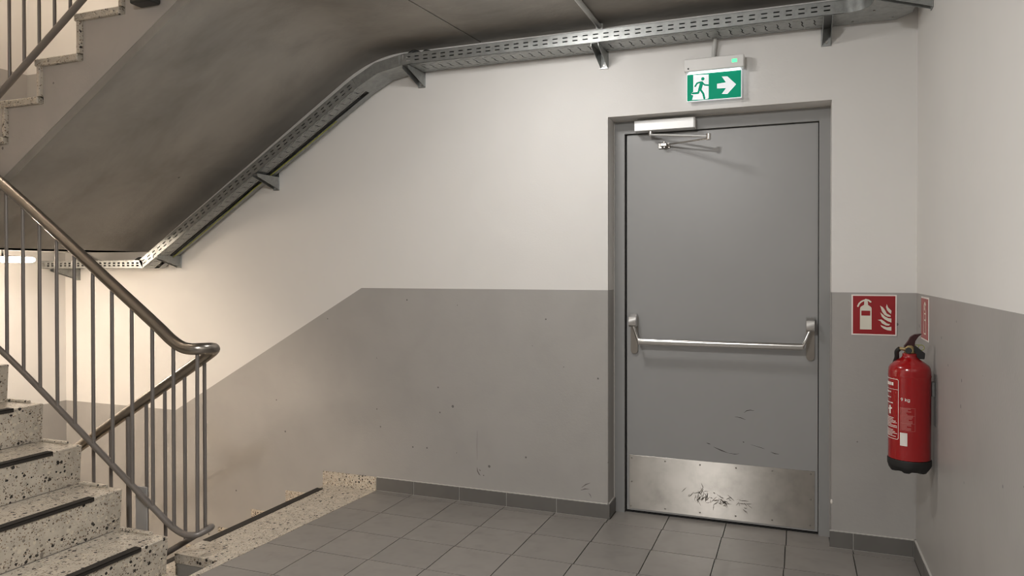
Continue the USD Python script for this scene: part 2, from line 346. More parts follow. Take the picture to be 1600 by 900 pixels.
obj('concrete_slab', ext_xz(und, YSIDE + .002, YS - .03), m_stringer, fu)
# 2. the flight going down along the back wall
fd = step_thing('stair_flight', 'terrazzo flight going down to the left along the back wall beyond the balusters')
go, ri = .28, .155
for i in range(5):
    x = -2.765 - go * i; z = -ri * (i + 1)
    st = obj('tread', cbox(x - go - .012, x, YE, -.012, z - .035, z, .003), m_terr, fd)
    obj('anti_slip_strip', cbox(x - go - .012, x - go + .03, YE + .15, -.10, z - .004, z + .003, .001), m_strip, st)
    obj('riser', cbox(x - go + .001, x - go + .021, YE, -.012, z - ri, z - .034), m_terr, fd)
    sk = Polygon([(x - .0, z), (x - .0, z + .081), (x - go - .04, z + .081), (x - go - .04, z - ri + .081), (x - go, z - ri + .081), (x - go, z)])
    obj('wall_skirting', ext_xz(sk, -.013, -.002), m_terr, fd)
obj('wall_skirting', ext_xz(Polygon([(-2.404, .0005), (-2.404, .082), (-2.795, .082), (-2.795, -.075), (-2.774, -.075), (-2.774, .0005)]), -.013, -.002), m_terr, fd)
cp = [(-2.76, -.24)]
for i in range(5): cp += [(-2.765 - go * i - .0, -ri * (i + 1) - .034), (-2.765 - go * (i + 1) + .022, -ri * (i + 1) - .034)]
cp += [(-4.14, ZLOW), (-4.14, ZLOW - .2), (-2.76, -.55)]
obj('concrete_slab', ext_xz(Polygon(cp).buffer(0), YE + .002, -.002), m_stringer, fd)
ls = obj('landing_slab', cbox(XL + .002, -4.142, YSIDE + .002, -.002, ZLOW - .2, ZLOW), m_terr, label='lower half landing floor at the foot of the descending flight', cat='landing')
# 3. the flight rising overhead along the back wall
fo = step_thing('stair_flight', 'overhead stair flight with a sloping raw concrete underside along the back wall')
ux = [-4.33, -4.065, -3.797, -3.540, -3.262, -2.985, -2.715]; uz = [1.86, 2.042, 2.226, 2.411, 2.602, 2.790, 2.980]
sx0, slope = -4.27, .640
body = [(sx0, ZSLAB), (-4.70, ZSLAB), (-4.70, ZLAND - .001), (ux[0] + .03, ZLAND - .001)]
for i in range(7):
    body += [(ux[i] + .034, uz[i] - .035), ((ux[i + 1] + .034) if i < 6 else -2.1984, uz[i] - .035)]
fx = sx0 + (CEIL - ZSLAB) / slope       # soft fold where the slope meets the ceiling
cove = [np.array(q) for q in ((-2.1984, CEIL), (fx, CEIL), (fx - .22, CEIL - .22 * slope))]
body += [tuple((1 - t) ** 2 * cove[0] + 2 * t * (1 - t) * cove[1] + t * t * cove[2]) for t in np.linspace(0, 1, 12)]
body = Polygon(body).buffer(0)
obj('concrete_slab', ext_xz(body, YO + .018, -.002), m_conc, fo, smooth=20, label='raw concrete slab with sloping underside')
# the side is painted down to a strip above the lower edge
side = body.intersection(Polygon([(sx0 - .5, ZSLAB - .5 * slope + .052), (sx0 + 2.6, ZSLAB + 2.6 * slope + .052), (-2.0, 5), (-6, 5), (-6, ZSLAB - .5 * slope + .052)]))
obj('painted_side', ext_xz(side, YO + .0165, YO + .019), m_stringer, fo)
for i in range(7):
    x, z, xb = ux[i], uz[i], (ux[i + 1] if i < 6 else -2.1984)
    zp = ZLAND if i == 0 else uz[i - 1]
    obj('tread', cbox(x - .004, (xb + .016 if i < 6 else xb), YO - .004, -.012, z - .035, z, .004), m_terr, fo)
    obj('riser', cbox(x + .010, x + .032, YO - .002, -.012, zp, z - .0345, .002), m_terr, fo)
obj('landing_slab', cbox(XL_UP + .002, sx0 - .001, YSIDE + .002, -.002, ZSLAB, ZLAND), m_cream, label='upper half landing slab seen edge on above the warm batten lamp', cat='landing')

# ------------------------------------------------------------------ balustrades
YA, YB = -1.365, -1.25
ba = thing('balustrade', 'steel stair balustrade with round handrail turning back at the landing', 'balustrade', (-2.55, -1.31, 0))
sA = .676; zA = lambda x: 1.112 + sA * (-2.73 - x)       # axis of the upper handrail
sB = .598; zB = lambda x: .910 + sB * (x + 2.629)        # axis of the descending handrail
hp = [(-4.33, YA - .022, zA(-4.33)), (-3.95, YA - .022, zA(-3.95)), (-3.6, YA, zA(-3.6)), (-3.0, YA, zA(-3.0)), (-2.80, YA, zA(-2.80)), (-2.70, YA, zA(-2.70) - .001), (-2.635, YA, 1.044), (-2.575, YA, 1.014), (-2.525, YA, 1.006), (-2.492, YA + .012, 1.006), (-2.472, -1.325, 1.006),
      (-2.470, -1.29, 1.003), (-2.487, -1.262, .995), (-2.525, YB, .973), (-2.60, YB, zB(-2.60)), (-2.8, YB, zB(-2.8)), (-3.4, YB, zB(-3.4)), (-4.15, YB, zB(-4.15))]
obj('handrail', tube(spline(hp, 8), .0262, 20), m_stain, ba, smooth=40, label='round brushed steel handrail')
lA = lambda x: .190 + .675 * (-2.634 - x); lB = lambda x: .112 + .60 * (x + 2.623)
lp = [(-4.33, YA - .022, lA(-4.33)), (-3.95, YA - .022, lA(-3.95)), (-3.6, YA, lA(-3.6)), (-2.9, YA, lA(-2.9)), (-2.70, YA, lA(-2.70)), (-2.63, YA, lA(-2.63) + .004), (-2.575, YA, .171), (-2.53, YA + .003, .168), (-2.500, -1.345, .172), (-2.490, -1.310, .178), (-2.497, -1.275, .178), (-2.53, YB + .004, .166), (-2.60, YB, lB(-2.60)), (-2.9, YB, lB(-2.9)), (-3.6, YB, lB(-3.6)), (-4.15, YB, lB(-4.15))]
obj('bottom_rail', tube(spline(lp, 8), .0142, 16), m_bal, ba, smooth=40)
for x in (-4.09, -3.97, -3.85, -3.727, -3.606, -3.488, -3.368, -3.248, -3.125, -3.001, -2.876, -2.75, -2.624):
    yA = YA - (.022 if x < -3.8 else 0)
    obj('baluster', cyl((x, yA, lA(x) - .004), (x, yA, (zA(x) if x < -2.7 else 1.035) - .012), .0085, 12), m_bal, ba, smooth=40)
obj('baluster', cyl((-2.503, -1.350, .172), (-2.497, -1.352, 1.000), .0085, 12), m_bal, ba, smooth=40)
for i, x in enumerate((-3.99, -3.87, -3.75, -3.63, -3.51, -3.39, -3.269, -3.151, -3.032, -2.916, -2.798, -2.675, -2.555)):
    r = .0085 if i != 8 else .0125
    obj('baluster', cyl((x, YB, lB(x) - .004 if x < -2.56 else .15), (x, YB, zB(x) - .012 if x < -2.56 else .95), r, 12), m_bal, ba, smooth=40)
pl = obj('mounting_plate', cbox(-2.893, -2.822, -1.336, -1.328, -.15, .345, .002), m_dado, ba, label='flat grey steel mounting plate')
obj('bolt', cat_m(*[lathe([(0, 0), (.009, 0), (.009, .006), (0, .006)], (-2.857, -1.336, z), 6, 'y') for z in (.31, .0)]), m_screw, pl)
obj('bracket_arm', cat_m(cbox(-2.873, -2.843, -1.405, -1.336, -.09, -.05, .002), cbox(-2.873, -2.843, -1.328, -1.225, -.09, -.05, .002)), m_bal, ba)
YU = -1.375
bu = thing('balustrade', 'upper stair balustrade with thin balusters above the overhead flight', 'balustrade', (-3.2, YU, 2.6))
uA = lambda x: 2.253 + .677 * (x + 3.751)
obj('bottom_rail', tube([(x, YU, uA(x)) for x in np.linspace(-3.94, -2.45, 6)], .0165, 14), m_bal, bu, smooth=40)
obj('handrail', tube([(x, YU, uA(x) + .82) for x in np.linspace(-3.94, -2.45, 6)], .0262, 16), m_stain, bu, smooth=40)
for x in [-3.679 + .1075 * k for k in range(-2, 11)]:
    obj('baluster', cyl((x, YU, uA(x)), (x, YU, uA(x) + .81), .0082, 10), m_bal, bu, smooth=40)
bk = obj('mounting_bracket', rbox(-2.846, -2.725, YO - .055, YO + .015, 2.578, 2.74, .010), m_dark, bu, smooth=30, label='dark rounded bracket bolted to the stair side')
obj('screw', lathe([(0, 0), (.007, 0), (.006, .004), (0, .004)], (-2.752, YO - .055, 2.592), 8, 'y'), m_black, bk)
obj('bracket_arm', cyl((-2.79, YU, 2.73), (-2.79, YU, uA(-2.79) + .01), .012, 10), m_bal, bu)

# ------------------------------------------------------------------ door
YF, YL = .137, .157              # face of frame, face of leaf
dx0, dx1, dz0, dz1 = -.881, .107, .012, 2.108
do = thing('door_1', 'grey steel fire door with push bar and steel kick plate', 'door', (-.39, YL, 0), kind='structure')
fr = Polygon([(DL, 0), (DL, DTOP), (DR, DTOP), (DR, 0), (.110, 0), (.110, 2.112), (-.890, 2.112), (-.890, 0)])
f = obj('frame', ext_xz(fr, YF, .24), m_frame, do)
obj('shaded_rebate', ext_xz(Polygon([(-.8925, 0), (-.8925, 2.114), (.1125, 2.114), (.1125, 0), (.098, 0), (.098, 2.10), (-.878, 2.10), (-.878, 0)]), .20, .239), m_gap_shade, f)
leaf = obj('leaf', cbox(dx0, dx1, YL, .199, dz0, dz1, .0015), m_door, do)
obj('gap_shade_strip', cbox(-.890, .110, .16, .24, -.0005, .008), m_gap_shade, do, label='black strip for the shade in the gap under the door')  # black strip stands in for the shade under the leaf
for y0, z0 in ((YL, dz0),):
    sc = []
    def scuff(pts, w):
        P = np.array(pts); n = len(P); ws = w * np.sin(np.linspace(.15, np.pi - .1, n)) + .0003
        d = np.gradient(P, axis=0); d /= np.linalg.norm(d, axis=1)[:, None]; nn = np.c_[-d[:, 1], d[:, 0]]
        return Polygon(np.vstack([P + nn * ws[:, None], (P - nn * ws[:, None])[::-1]])).buffer(0)
    for pts, w in (([(-.254, .599), (-.24, .611), (-.222, .615), (-.202, .613)], .0018), ([(-.301, .575), (-.27, .571), (-.246, .562)], .0016), ([(-.447, .423), (-.435, .419), (-.425, .417)], .002), ([(-.41, .404), (-.37, .389), (-.335, .378)], .0026),
                   ([(-.335, .378), (-.30, .375), (-.278, .380)], .0012), ([(-.260, .444), (-.256, .443), (-.253, .441)], .003), ([(-.22, .433), (-.165, .420), (-.15, .416)], .0009), ([(-.12, .402), (-.10, .396), (-.079, .395)], .002)):
        sc.append(ext_xz(scuff(pts, w), YL - .0003, YL + .0003))
    obj('scuff_mark', cat_m(*sc), m_scuff, leaf, label='dark scuff scratches')
kp = obj('kick_plate', cbox(-.866, .093, YL - .0025, YL + .001, .022, .322, .0008), m_kick, do, label='worn brushed steel kick plate with screws')
for x, z in ((-.853, .306), (-.668, .303), (-.481, .301), (-.294, .302), (-.112, .305), (.074, .307), (-.852, .174), (.074, .175), (-.859, .036), (-.668, .041), (-.481, .043), (-.296, .046), (-.113, .047), (.071, .041)):
    obj('screw', lathe([(0, .0022), (.0030, .0018), (.0046, 0)][::-1], (x, YL - .0025, z), 10, 'y'), m_screw, kp)
sm = []
r2 = np.random.default_rng(3)
for i in range(70):           # rubbed black marks on the plate
    big = i < 34
    x = r2.normal(-.475, .032) if big else r2.uniform(-.44, -.22); z = r2.normal(.135, .022) if big else r2.normal(.115, .014) - .05 * (x + .33)
    a = r2.normal(1.3, .5) if big else r2.normal(-.25, .5); l = r2.uniform(.006, .022)
    P = [(x - l * math.cos(a), z - l * math.sin(a)), (x, z + r2.normal(0, .002)), (x + l * math.cos(a), z + l * math.sin(a))]
    sm.append(ext_xz(scuff(P, r2.uniform(.0008, .0024)), YL - .0028, YL - .0023))
obj('scuff_mark', cat_m(*sm), M('rubber_smear', (.20, .18, .155), .5, .4), kp, label='black rubbed marks', kind='stuff')
# push bar
oval = [(math.cos(t) * .012, math.sin(t) * .0185) for t in np.linspace(0, 2 * np.pi, 24, endpoint=False)]
ov = Polygon(oval)
zb_, yb_ = .965, .078
bar = ext_yz(affinity.translate(ov, yb_, zb_), -.800, .034)
pb_ = obj('push_bar', bar, m_chrome, do, smooth=50, label='brushed steel push bar')
for s, xc, xi in ((-1, -.837, -.800), (1, .070, .034)):
    st = LineString([(xc, .91), (xc, 1.093)]).buffer(.020, 12)
    obj('mounting_plate', ext_xz(st, YL - .012, YL + .001), M('plate_dark_steel_%d' % (s + 1), (.30, .275, .245), .35, 1.0), pb_, smooth=30)
    hd = []
    for y, dz in ((YL - .012, 0), (.100, .002), (.084, .010), (.080, .022)):
        hd += [(y, 1.043 + dz), (y, 1.113 - dz)]
    hp_ = Polygon([(YL - .010, 1.043), (.098, 1.043), (.090, 1.052), (.088, 1.075), (.096, 1.098), (.116, 1.110), (YL - .010, 1.113)])
    obj('bar_head', ext_yz(hp_, xc - .019, xc + .019), m_chrome, pb_, smooth=25)
    a0, a1 = np.array([xc - s * .004, .108, 1.045]), np.array([xi - s * .0, yb_, zb_ + .004])
    dirv = a1 - a0
    sph = trimesh.creation.icosphere(1, .0085).vertices
    arm = m3.Manifold.hull_points(np.vstack([sph * [1, 1.3, 1] + a0, sph * [1.0, 1.3, 1] + a1]))
    arm2 = m3.Manifold.hull_points(np.vstack([sph * [1.0, 1.4, 1.9] + a1, sph * [1, 1.4, 2.0] + a1 - [s * .035, 0, 0.004]]))
    obj('bar_arm', T(arm + arm2), m_chrome, pb_, smooth=40)
obj('caulk', cat_m(cbox(DL + .0012, DL + .0055, YF - .004, YF + .001, .08, DTOP), cbox(DL, DR, YF - .004, YF + .001, DTOP - .004, DTOP + .001)), m_seal, do)
# marks on the wall
d0 = stage.GetPrimAtPath('/World/wall_back/painted_dado')
obj('scuff_mark', cat_m(*[ext_xz(scuff(p, w), -.0015, -.001) for p, w in (([(-1.729, .205), (-1.727, .185), (-1.717, .168), (-1.708, .160)], .0035), ([(-1.716, .196), (-1.711, .190), (-1.708, .186)], .003), ([(-1.692, .164), (-1.688, .163), (-1.684, .162)], .004),
    ([(-1.10, .155), (-1.075, .175), (-1.05, .186)], .003), ([(-1.105, .14), (-1.08, .15), (-1.055, .152)], .003), ([(-1.06, .13), (-1.05, .12), (-1.045, .105)], .002), ([(-1.73, .42), (-1.731, .33), (-1.73, .25)], .0008))]), M('wall_scuff', (.17, .155, .145), .7), d0, label='dark scuff marks low on the dado', kind='stuff')
obj('paint_chip', T(m3.Manifold.hull_points(trimesh.creation.icosphere(2, 1.0).vertices * [.006, .004, .012] + [DR + .003, -.0005, .222])), m_print, stage.GetPrimAtPath('/World/wall_back'), smooth=40, label='white chip at the right door reveal')
# closer
cl = obj('door_closer', rbox(-.823, -.503, .072, YF + .001, 2.110, 2.168, .004), m_silver, do, smooth=30, label='silver overhead door closer box')
obj('end_cap', cbox(-.5035, -.4995, .075, YF, 2.112, 2.166, .001), m_white, cl)
obj('spindle', cat_m(lathe([(0, 0), (.011, 0), (.012, .004), (.012, .022), (0, .022)], (-.738, .098, 2.089), 16), lathe([(0, 0), (.007, 0), (.007, .008), (0, .008)], (-.738, .098, 2.081), 12)), m_chrome, cl, smooth=30)
el = np.array([-.413, -.07, 2.033])
obj('main_arm', T(m3.Manifold.hull_points(np.vstack([trimesh.creation.icosphere(1, .0085).vertices * [1, 1.5, .75] + [-.738, .098, 2.091], trimesh.creation.icosphere(1, .0075).vertices * [1, 1.5, .75] + el]))), m_silver, cl, smooth=40)
obj('elbow_joint', lathe([(0, -.018), (.010, -.018), (.012, -.014), (.012, .012), (.008, .016), (0, .016)], el, 16), m_chrome, cl, smooth=30)
obj('forearm', cyl(el + [0, 0, -.010], (-.655, .125, 2.036), .0045, 10), m_chrome, cl, smooth=40)
obj('arm_shoe', cat_m(cbox(-.705, -.640, .148, YL + .001, 2.020, 2.052, .003), cbox(-.688, -.652, .110, .150, 2.026, 2.046, .003), lathe([(0, 0), (.008, 0), (.008, .034), (0, .034)], (-.668, .125, 2.019), 10), lathe([(0, 0), (.005, 0), (.004, .004), (0, .004)], (-.697, .148, 2.036), 8, 'y')), m_screw, cl, smooth=25)

# ------------------------------------------------------------------ exit sign
ex = thing('exit_sign', 'green and white emergency exit sign with running figure and arrow above the door', 'exit sign', (-.39, -.03, 2.22))
obj('housing', rbox(-.537, -.242, -.062, -.002, 2.372, 2.436, .006), m_white, ex, smooth=30, label='white lamp housing')
obj('light_strip', cbox(-.515, -.262, -.044, -.022, 2.3665, 2.3735), m_led, ex)
pn = obj('panel', cbox(-.526, -.254, -.037, -.029, 2.222, 2.367, .001), m_exitw, ex, label='lit white edged panel')
PW, PH, PX, PZ = .272, .145, -.526, 2.222
def E(u, t): return (PX + u * PW, PZ + (1 - t) * PH)      # u to the right, t down
def epix(x, y): u = (x - 430) / 680.; return E(u, (y - (462 - (x - 430) * .1)) / 333. * 1.0)
green = sbox(*E(.012, .97), *E(.985, .045))
doorw = Polygon([epix(512, 474), epix(705, 462), epix(705, 742), epix(690, 752), epix(650, 758), epix(497, 768), epix(512, 715), epix(485, 706), epix(498, 678), epix(512, 672)]).buffer(0)
def limb(pts, w): return LineString([epix(*p) for p in pts]).buffer(w, 8)
s_ = PW / 680
man_ = unary_union([Point(*epix(632, 517)).buffer(21 * s_), limb([(618, 566), (596, 640)], 21 * s_), limb([(625, 562), (655, 588), (715, 592)], 9 * s_), limb([(606, 556), (562, 568), (537, 606)], 10 * s_),
                    limb([(600, 640), (638, 690), (652, 745)], 12 * s_), limb([(590, 640), (574, 684), (505, 690)], 12 * s_)])
arrow = Polygon([epix(*p) for p in ((865, 487), (935, 483), (1042, 575), (935, 690), (865, 690), (917, 622), (808, 628), (808, 572), (917, 553))])
obj('green_field', ext_xz(green.difference(doorw.difference(man_)).difference(arrow), -.0378, -.0368), m_green, pn)
obj('door_pictogram', ext_xz(doorw.difference(man_), -.0376, -.0368), m_exitw, pn)
obj('arrow', ext_xz(arrow, -.0376, -.0368), m_exitw, pn)
obj('indicator_lamp', cbox(-.300, -.276, -.0632, -.061, 2.397, 2.414, .0006), m_ledg, ex, label='small green indicator light')
obj('test_button', lathe([(0, .002), (.004, .002), (.0045, 0)][::-1], (-.515, -.062, 2.386), 12, 'y'), m_dark, ex)
obj('cable', tube(spline([(-.386, -.030, 2.545), (-.387, -.026, 2.51), (-.392, -.018, 2.475), (-.394, -.022, 2.44), (-.394, -.024, 2.43)], 6), .0105, 12), m_pvc, smooth=40, label='short grey cable sleeve from the cable tray to the exit sign', cat='cable')

# ------------------------------------------------------------------ fire signs
def sign_shapes():
    f_ = lambda x, y: ((x - 15) / 733., 1 - (y - 55) / 687.)
    P = lambda pts: Polygon([f_(*p) for p in pts])
    bodyp = P([(155, 300), (158, 280), (170, 260), (222, 228), (222, 195), (285, 195), (285, 228), (330, 260), (343, 280), (345, 300), (345, 645), (155, 645)])
    hose = LineString([f_(*p) for p in ((255, 150), (215, 155), (175, 175), (140, 210), (120, 255))]).buffer(.019)
    neck = P([(225, 140), (250, 125), (275, 135), (285, 200), (222, 200)])
    lever = LineString([f_(*p) for p in ((245, 145), (290, 150), (325, 176))]).buffer(.02)
    win = P([(178, 328), (322, 328), (322, 410), (178, 410)])
    fire = [P(q).buffer(.004).buffer(-.004) for q in (
        [(480, 238), (525, 265), (562, 318), (588, 370), (652, 405), (650, 425), (600, 420), (550, 392), (512, 340), (495, 285)],
        [(588, 210), (608, 265), (665, 322), (655, 376), (618, 345), (590, 310), (576, 262)],
        [(483, 352), (520, 383), (560, 420), (610, 445), (663, 452), (663, 520), (610, 500), (550, 465), (508, 425)],
        [(443, 480), (500, 470), (545, 498), (590, 535), (642, 550), (620, 572), (570, 568), (510, 535), (488, 500)],
        [(487, 562), (530, 580), (590, 600), (662, 590), (662, 655), (600, 650), (540, 625), (500, 592)])]
    return unary_union([bodyp, hose, neck, lever]).difference(win), fire
ext_pic, fire_pic = sign_shapes()
place = lambda g, x, z, w, h: affinity.translate(affinity.scale(g, w, h, origin=(0, 0)), x, z)
fs = thing('fire_sign', 'square red fire extinguisher sign with white flames on the back wall', 'sign', (.35, 0, 1.041))
obj('plate', ext_xz(sbox(.2515, 1.0415, .4465, 1.2365), -.004, -.001), m_sign_edge, fs)
obj('red_field', ext_xz(sbox(.258, 1.048, .440, 1.230), -.0045, -.0039), m_sign_r, fs)
obj('extinguisher_pictogram', ext_xz(place(ext_pic, .2515, 1.0415, .195, .195), -.005, -.0044), m_sign_w, fs)
for q in fire_pic: obj('flame_pictogram', ext_xz(place(q, .2515, 1.0415, .195, .195), -.005, -.0044), m_sign_w, fs)
fs2 = thing('fire_sign', 'red sign with white outlined pictogram seen edge on upon the right wall', 'sign', (XR, -.247, 1.046))
yz = lambda g: affinity.translate(affinity.scale(affinity.scale(g, -1, 1, origin=(.5, .5)), .186, .19, origin=(0, 0)), -.340, 1.046)
obj('plate', ext_yz(sbox(-.340, 1.046, -.154, 1.236), XR - .004, XR - .001), m_sign_edge, fs2)
obj('red_field', ext_yz(sbox(-.3385, 1.053, -.1555, 1.229), XR - .0045, XR - .0039), m_sign_r2, fs2)
outl = ext_pic.buffer(.0).difference(ext_pic.buffer(-.028))
outl = affinity.scale(affinity.translate(outl, .24, 0), 1.0, 1.0)
obj('extinguisher_pictogram', ext_yz(yz(outl), XR - .005, XR - .0044), m_sign_w, fs2)

# ------------------------------------------------------------------ extinguisher
EX, EY, ER = .4365, -.50, .0785
fe = thing('fire_extinguisher', 'red fire extinguisher with black base hung on the right wall', 'fire extinguisher', (EX, EY, .5255))
zt = .952
obj('cylinder', lathe([(0, .585), (.0785, .585), (ER, .60), (ER, zt - .035), (ER + .0008, zt - .033), (ER + .0008, zt - .027), (ER, zt - .025), (ER, zt - .012), (ER * .975, zt + .001), (ER * .91, zt + .012), (ER * .72, zt + .025), (ER * .50, zt + .036), (.031, zt + .043), (.027, zt + .049), (.0268, zt + .060), (.0235, zt + .062), (0, zt + .062)], (EX, EY, 0), 48), m_red, fe, smooth=50)
cap_ = [(0, .530), (.055, .530), (.070, .533), (ER + .000, .547), (ER + .003, .560), (ER + .003, .580), (ER + .0018, .583), (.05, .583), (0, .583)]
cm = lathe(cap_, (EX, EY, 0), 48)
v = cm.vertices; ang = np.arctan2(v[:, 1] - EY, v[:, 0] - EX); low = v[:, 2] < .55
v[low, 2] += np.where(np.sin(ang[low] * 6) > .2, .0, .006) * (np.hypot(v[low, 0] - EX, v[low, 1] - EY) > .04); cm.vertices = v
obj('base_cap', cm, m_black, fe, smooth=35, label='black plastic foot')
zn = zt + .062
va = obj('valve', cat_m(lathe([(0, 0), (.020, 0), (.021, .004), (.019, .008), (.019, .026), (.014, .032), (0, .033)], (EX, EY, zn), 20), cyl((EX - .015, EY - .005, zn + .015), (EX - .038, EY - .005, zn + .018), .007, 10), cyl((EX, EY - .01, zn + .014), (EX, EY - .034, zn + .014), .010, 12)), m_brass, fe, smooth=30, label='metal valve head')
obj('pressure_gauge', lathe([(0, .0), (.0125, .0), (.0125, .006), (.011, .008), (0, .008)], (EX - .008, EY - .030, zn + .013), 18, 'y'), m_dark, va, smooth=30)
def fin(pts, t, y): return ext_xz(Polygon(pts).buffer(.003).buffer(-.002), y - t / 2, y + t / 2)
lv = Polygon([(EX - .020, zn + .026), (EX - .004, zn + .050), (EX + .004, zn + .066), (EX + .018, zn + .076), (EX + .042, zn + .080), (EX + .030, zn + .070), (EX + .018, zn + .050), (EX + .016, zn + .030)]).buffer(.004).buffer(-.003)
obj('squeeze_lever', ext_xz(lv, EY - .012, EY + .012), M('lever_dark_red', (.03, .004, .005), .4), fe, smooth=25, label='dark red squeeze lever')
gr = Polygon([(EX + .004, zn + .030), (EX + .020, zn + .028), (EX + .052, zn + .000), (EX + .050, zn - .020), (EX + .034, zn - .019), (EX + .012, zn + .004)]).buffer(.003)
obj('carry_handle', ext_xz(gr, EY - .011, EY + .011), m_black, fe, smooth=25, label='black carry handle')
t_ = np.linspace(0, 2 * np.pi, 20)
obj('safety_pin', cat_m(cyl((EX - .012, EY - .006, zn + .034), (EX + .040, EY - .006, zn + .034), .0018, 8), tube(np.c_[EX + .041 + .011 * np.cos(t_), np.full(20, EY - .007), zn + .024 + .011 * np.sin(t_)], .0017, 8)), m_yg, fe, label='yellow safety pin with ring')
obj('hose', tube(spline([(EX - .036, EY - .004, zn + .018), (EX - .046, EY + .004, zn + .004), (EX - .045, EY + .016, zn - .022), (EX - .05, EY + .04, zn - .05), (EX - .052, EY + .075, zn - .10), (EX - .045, EY + .085, zn - .2), (EX - .045, EY + .086, zn - .34)], 6), .009, 12), m_black, fe, smooth=40)
# print on the cylinder: arc position a (metres, + to the right of the side facing the landing), height z
A0 = math.radians(-97.3)
def wrap(g, lift=.0005, thick=.0004, step=.006):
    out = []
    for p in polys(g):
        m = trimesh.creation.extrude_polygon(p, thick, engine='earcut')
        v, f = trimesh.remesh.subdivide_to_size(m.vertices, m.faces, step)
        th = A0 + v[:, 0] / ER; r = ER + lift + v[:, 2]
        out.append(trimesh.Trimesh(np.c_[EX + r * np.cos(th), EY + r * np.sin(th), v[:, 1]], f, process=False))
    return cat_m(*out)
def text_poly(t, h, x, z):
    m = meshkit.text_mesh(t, h, .001, True); v = m.vertices
    sect = unary_union([Polygon(v[f][:, :2]) for f in m.faces if abs(m.face_normals[list(m.faces.tolist()).index(f.tolist())][2]) > .9 and v[f][:, 2].max() > .0005]) if False else None
    th = None; out = v.copy()
    vv, ff = trimesh.remesh.subdivide_to_size(v, m.faces, .004)
    a = A0 + (vv[:, 0] + x) / ER; r = ER + .0004 + vv[:, 2] * .4
    return trimesh.Trimesh(np.c_[EX + r * np.cos(a), EY + r * np.sin(a), vv[:, 1] + z], ff, process=False)
lab = []
bx0, bx1, bz0, bz1 = -.135, -.040, .666, .912
fr_ = sbox(bx0, bz0, bx1, bz1).buffer(-.008).buffer(.008)
lab.append(wrap(fr_.difference(fr_.buffer(-.0022))))
lab.append(wrap(sbox(bx0, .868, bx1, .8695)))
for z, x1, h in ((.890, -.062, .013), (.856, -.078, .006), (.834, -.078, .004), (.812, -.066, .004)):
    x = bx0 + .008
    while x < x1:
        w = rng.uniform(.005, .016); lab.append(wrap(sbox(x, z - h / 2, min(x + w, x1), z + h / 2))); x += w + .003
lab.append(wrap(unary_union([Point(-.085, .795).buffer(.006), sbox(-.091, .766, -.079, .788), LineString([(-.096, .785), (-.074, .79)]).buffer(.003)])))
z = .752
while z > .676:
    if not (.708 < z < .714): lab.append(wrap(sbox(bx0 + .006, z - .0013, bx1 - .006 - rng.uniform(0, .03) * (rng.random() > .5), z + .0013)))
    z -= .0062
obj('front_label', cat_m(*lab), m_print, fe, label='white framed instruction label')
obj('weight_marking', text_poly('9 kg', .0125, -.033, .826), m_print, fe, label='white lettering 9 kg')
g2 = sbox(-.034, .706, .021, .800)
bl = [sbox(-.034, .706, -.0325, .800)]
for zz in np.arange(.712, .797, .0056):
    bl.append(sbox(-.031, zz - .0021, -.031 + rng.uniform(.02, .047), zz + .0021))
bl += [g2.difference(g2.buffer(-.0013)), sbox(-.034, .768, .021, .7694), sbox(-.034, .736, .021, .7374)]
obj('data_panel', wrap(unary_union(bl)), m_printp, fe, label='pale red printed data panel')
obj('sticker', wrap(sbox(-.034, .645, -.007, .698), thick=.0006), m_print, fe, label='small white sticker')
bw = thing('wall_hook', 'flat dark steel hanger plate behind the red extinguisher', 'bracket', (XR, EY, .85))
obj('back_plate', cbox(XR - .004, XR - .0005, EY - .022, EY + .022, .72, .93, .001), m_galv2, bw)
obj('hook', cbox(XR - .0165, XR - .004, EY - .014, EY + .014, .84, .90, .002), m_galv2, bw)

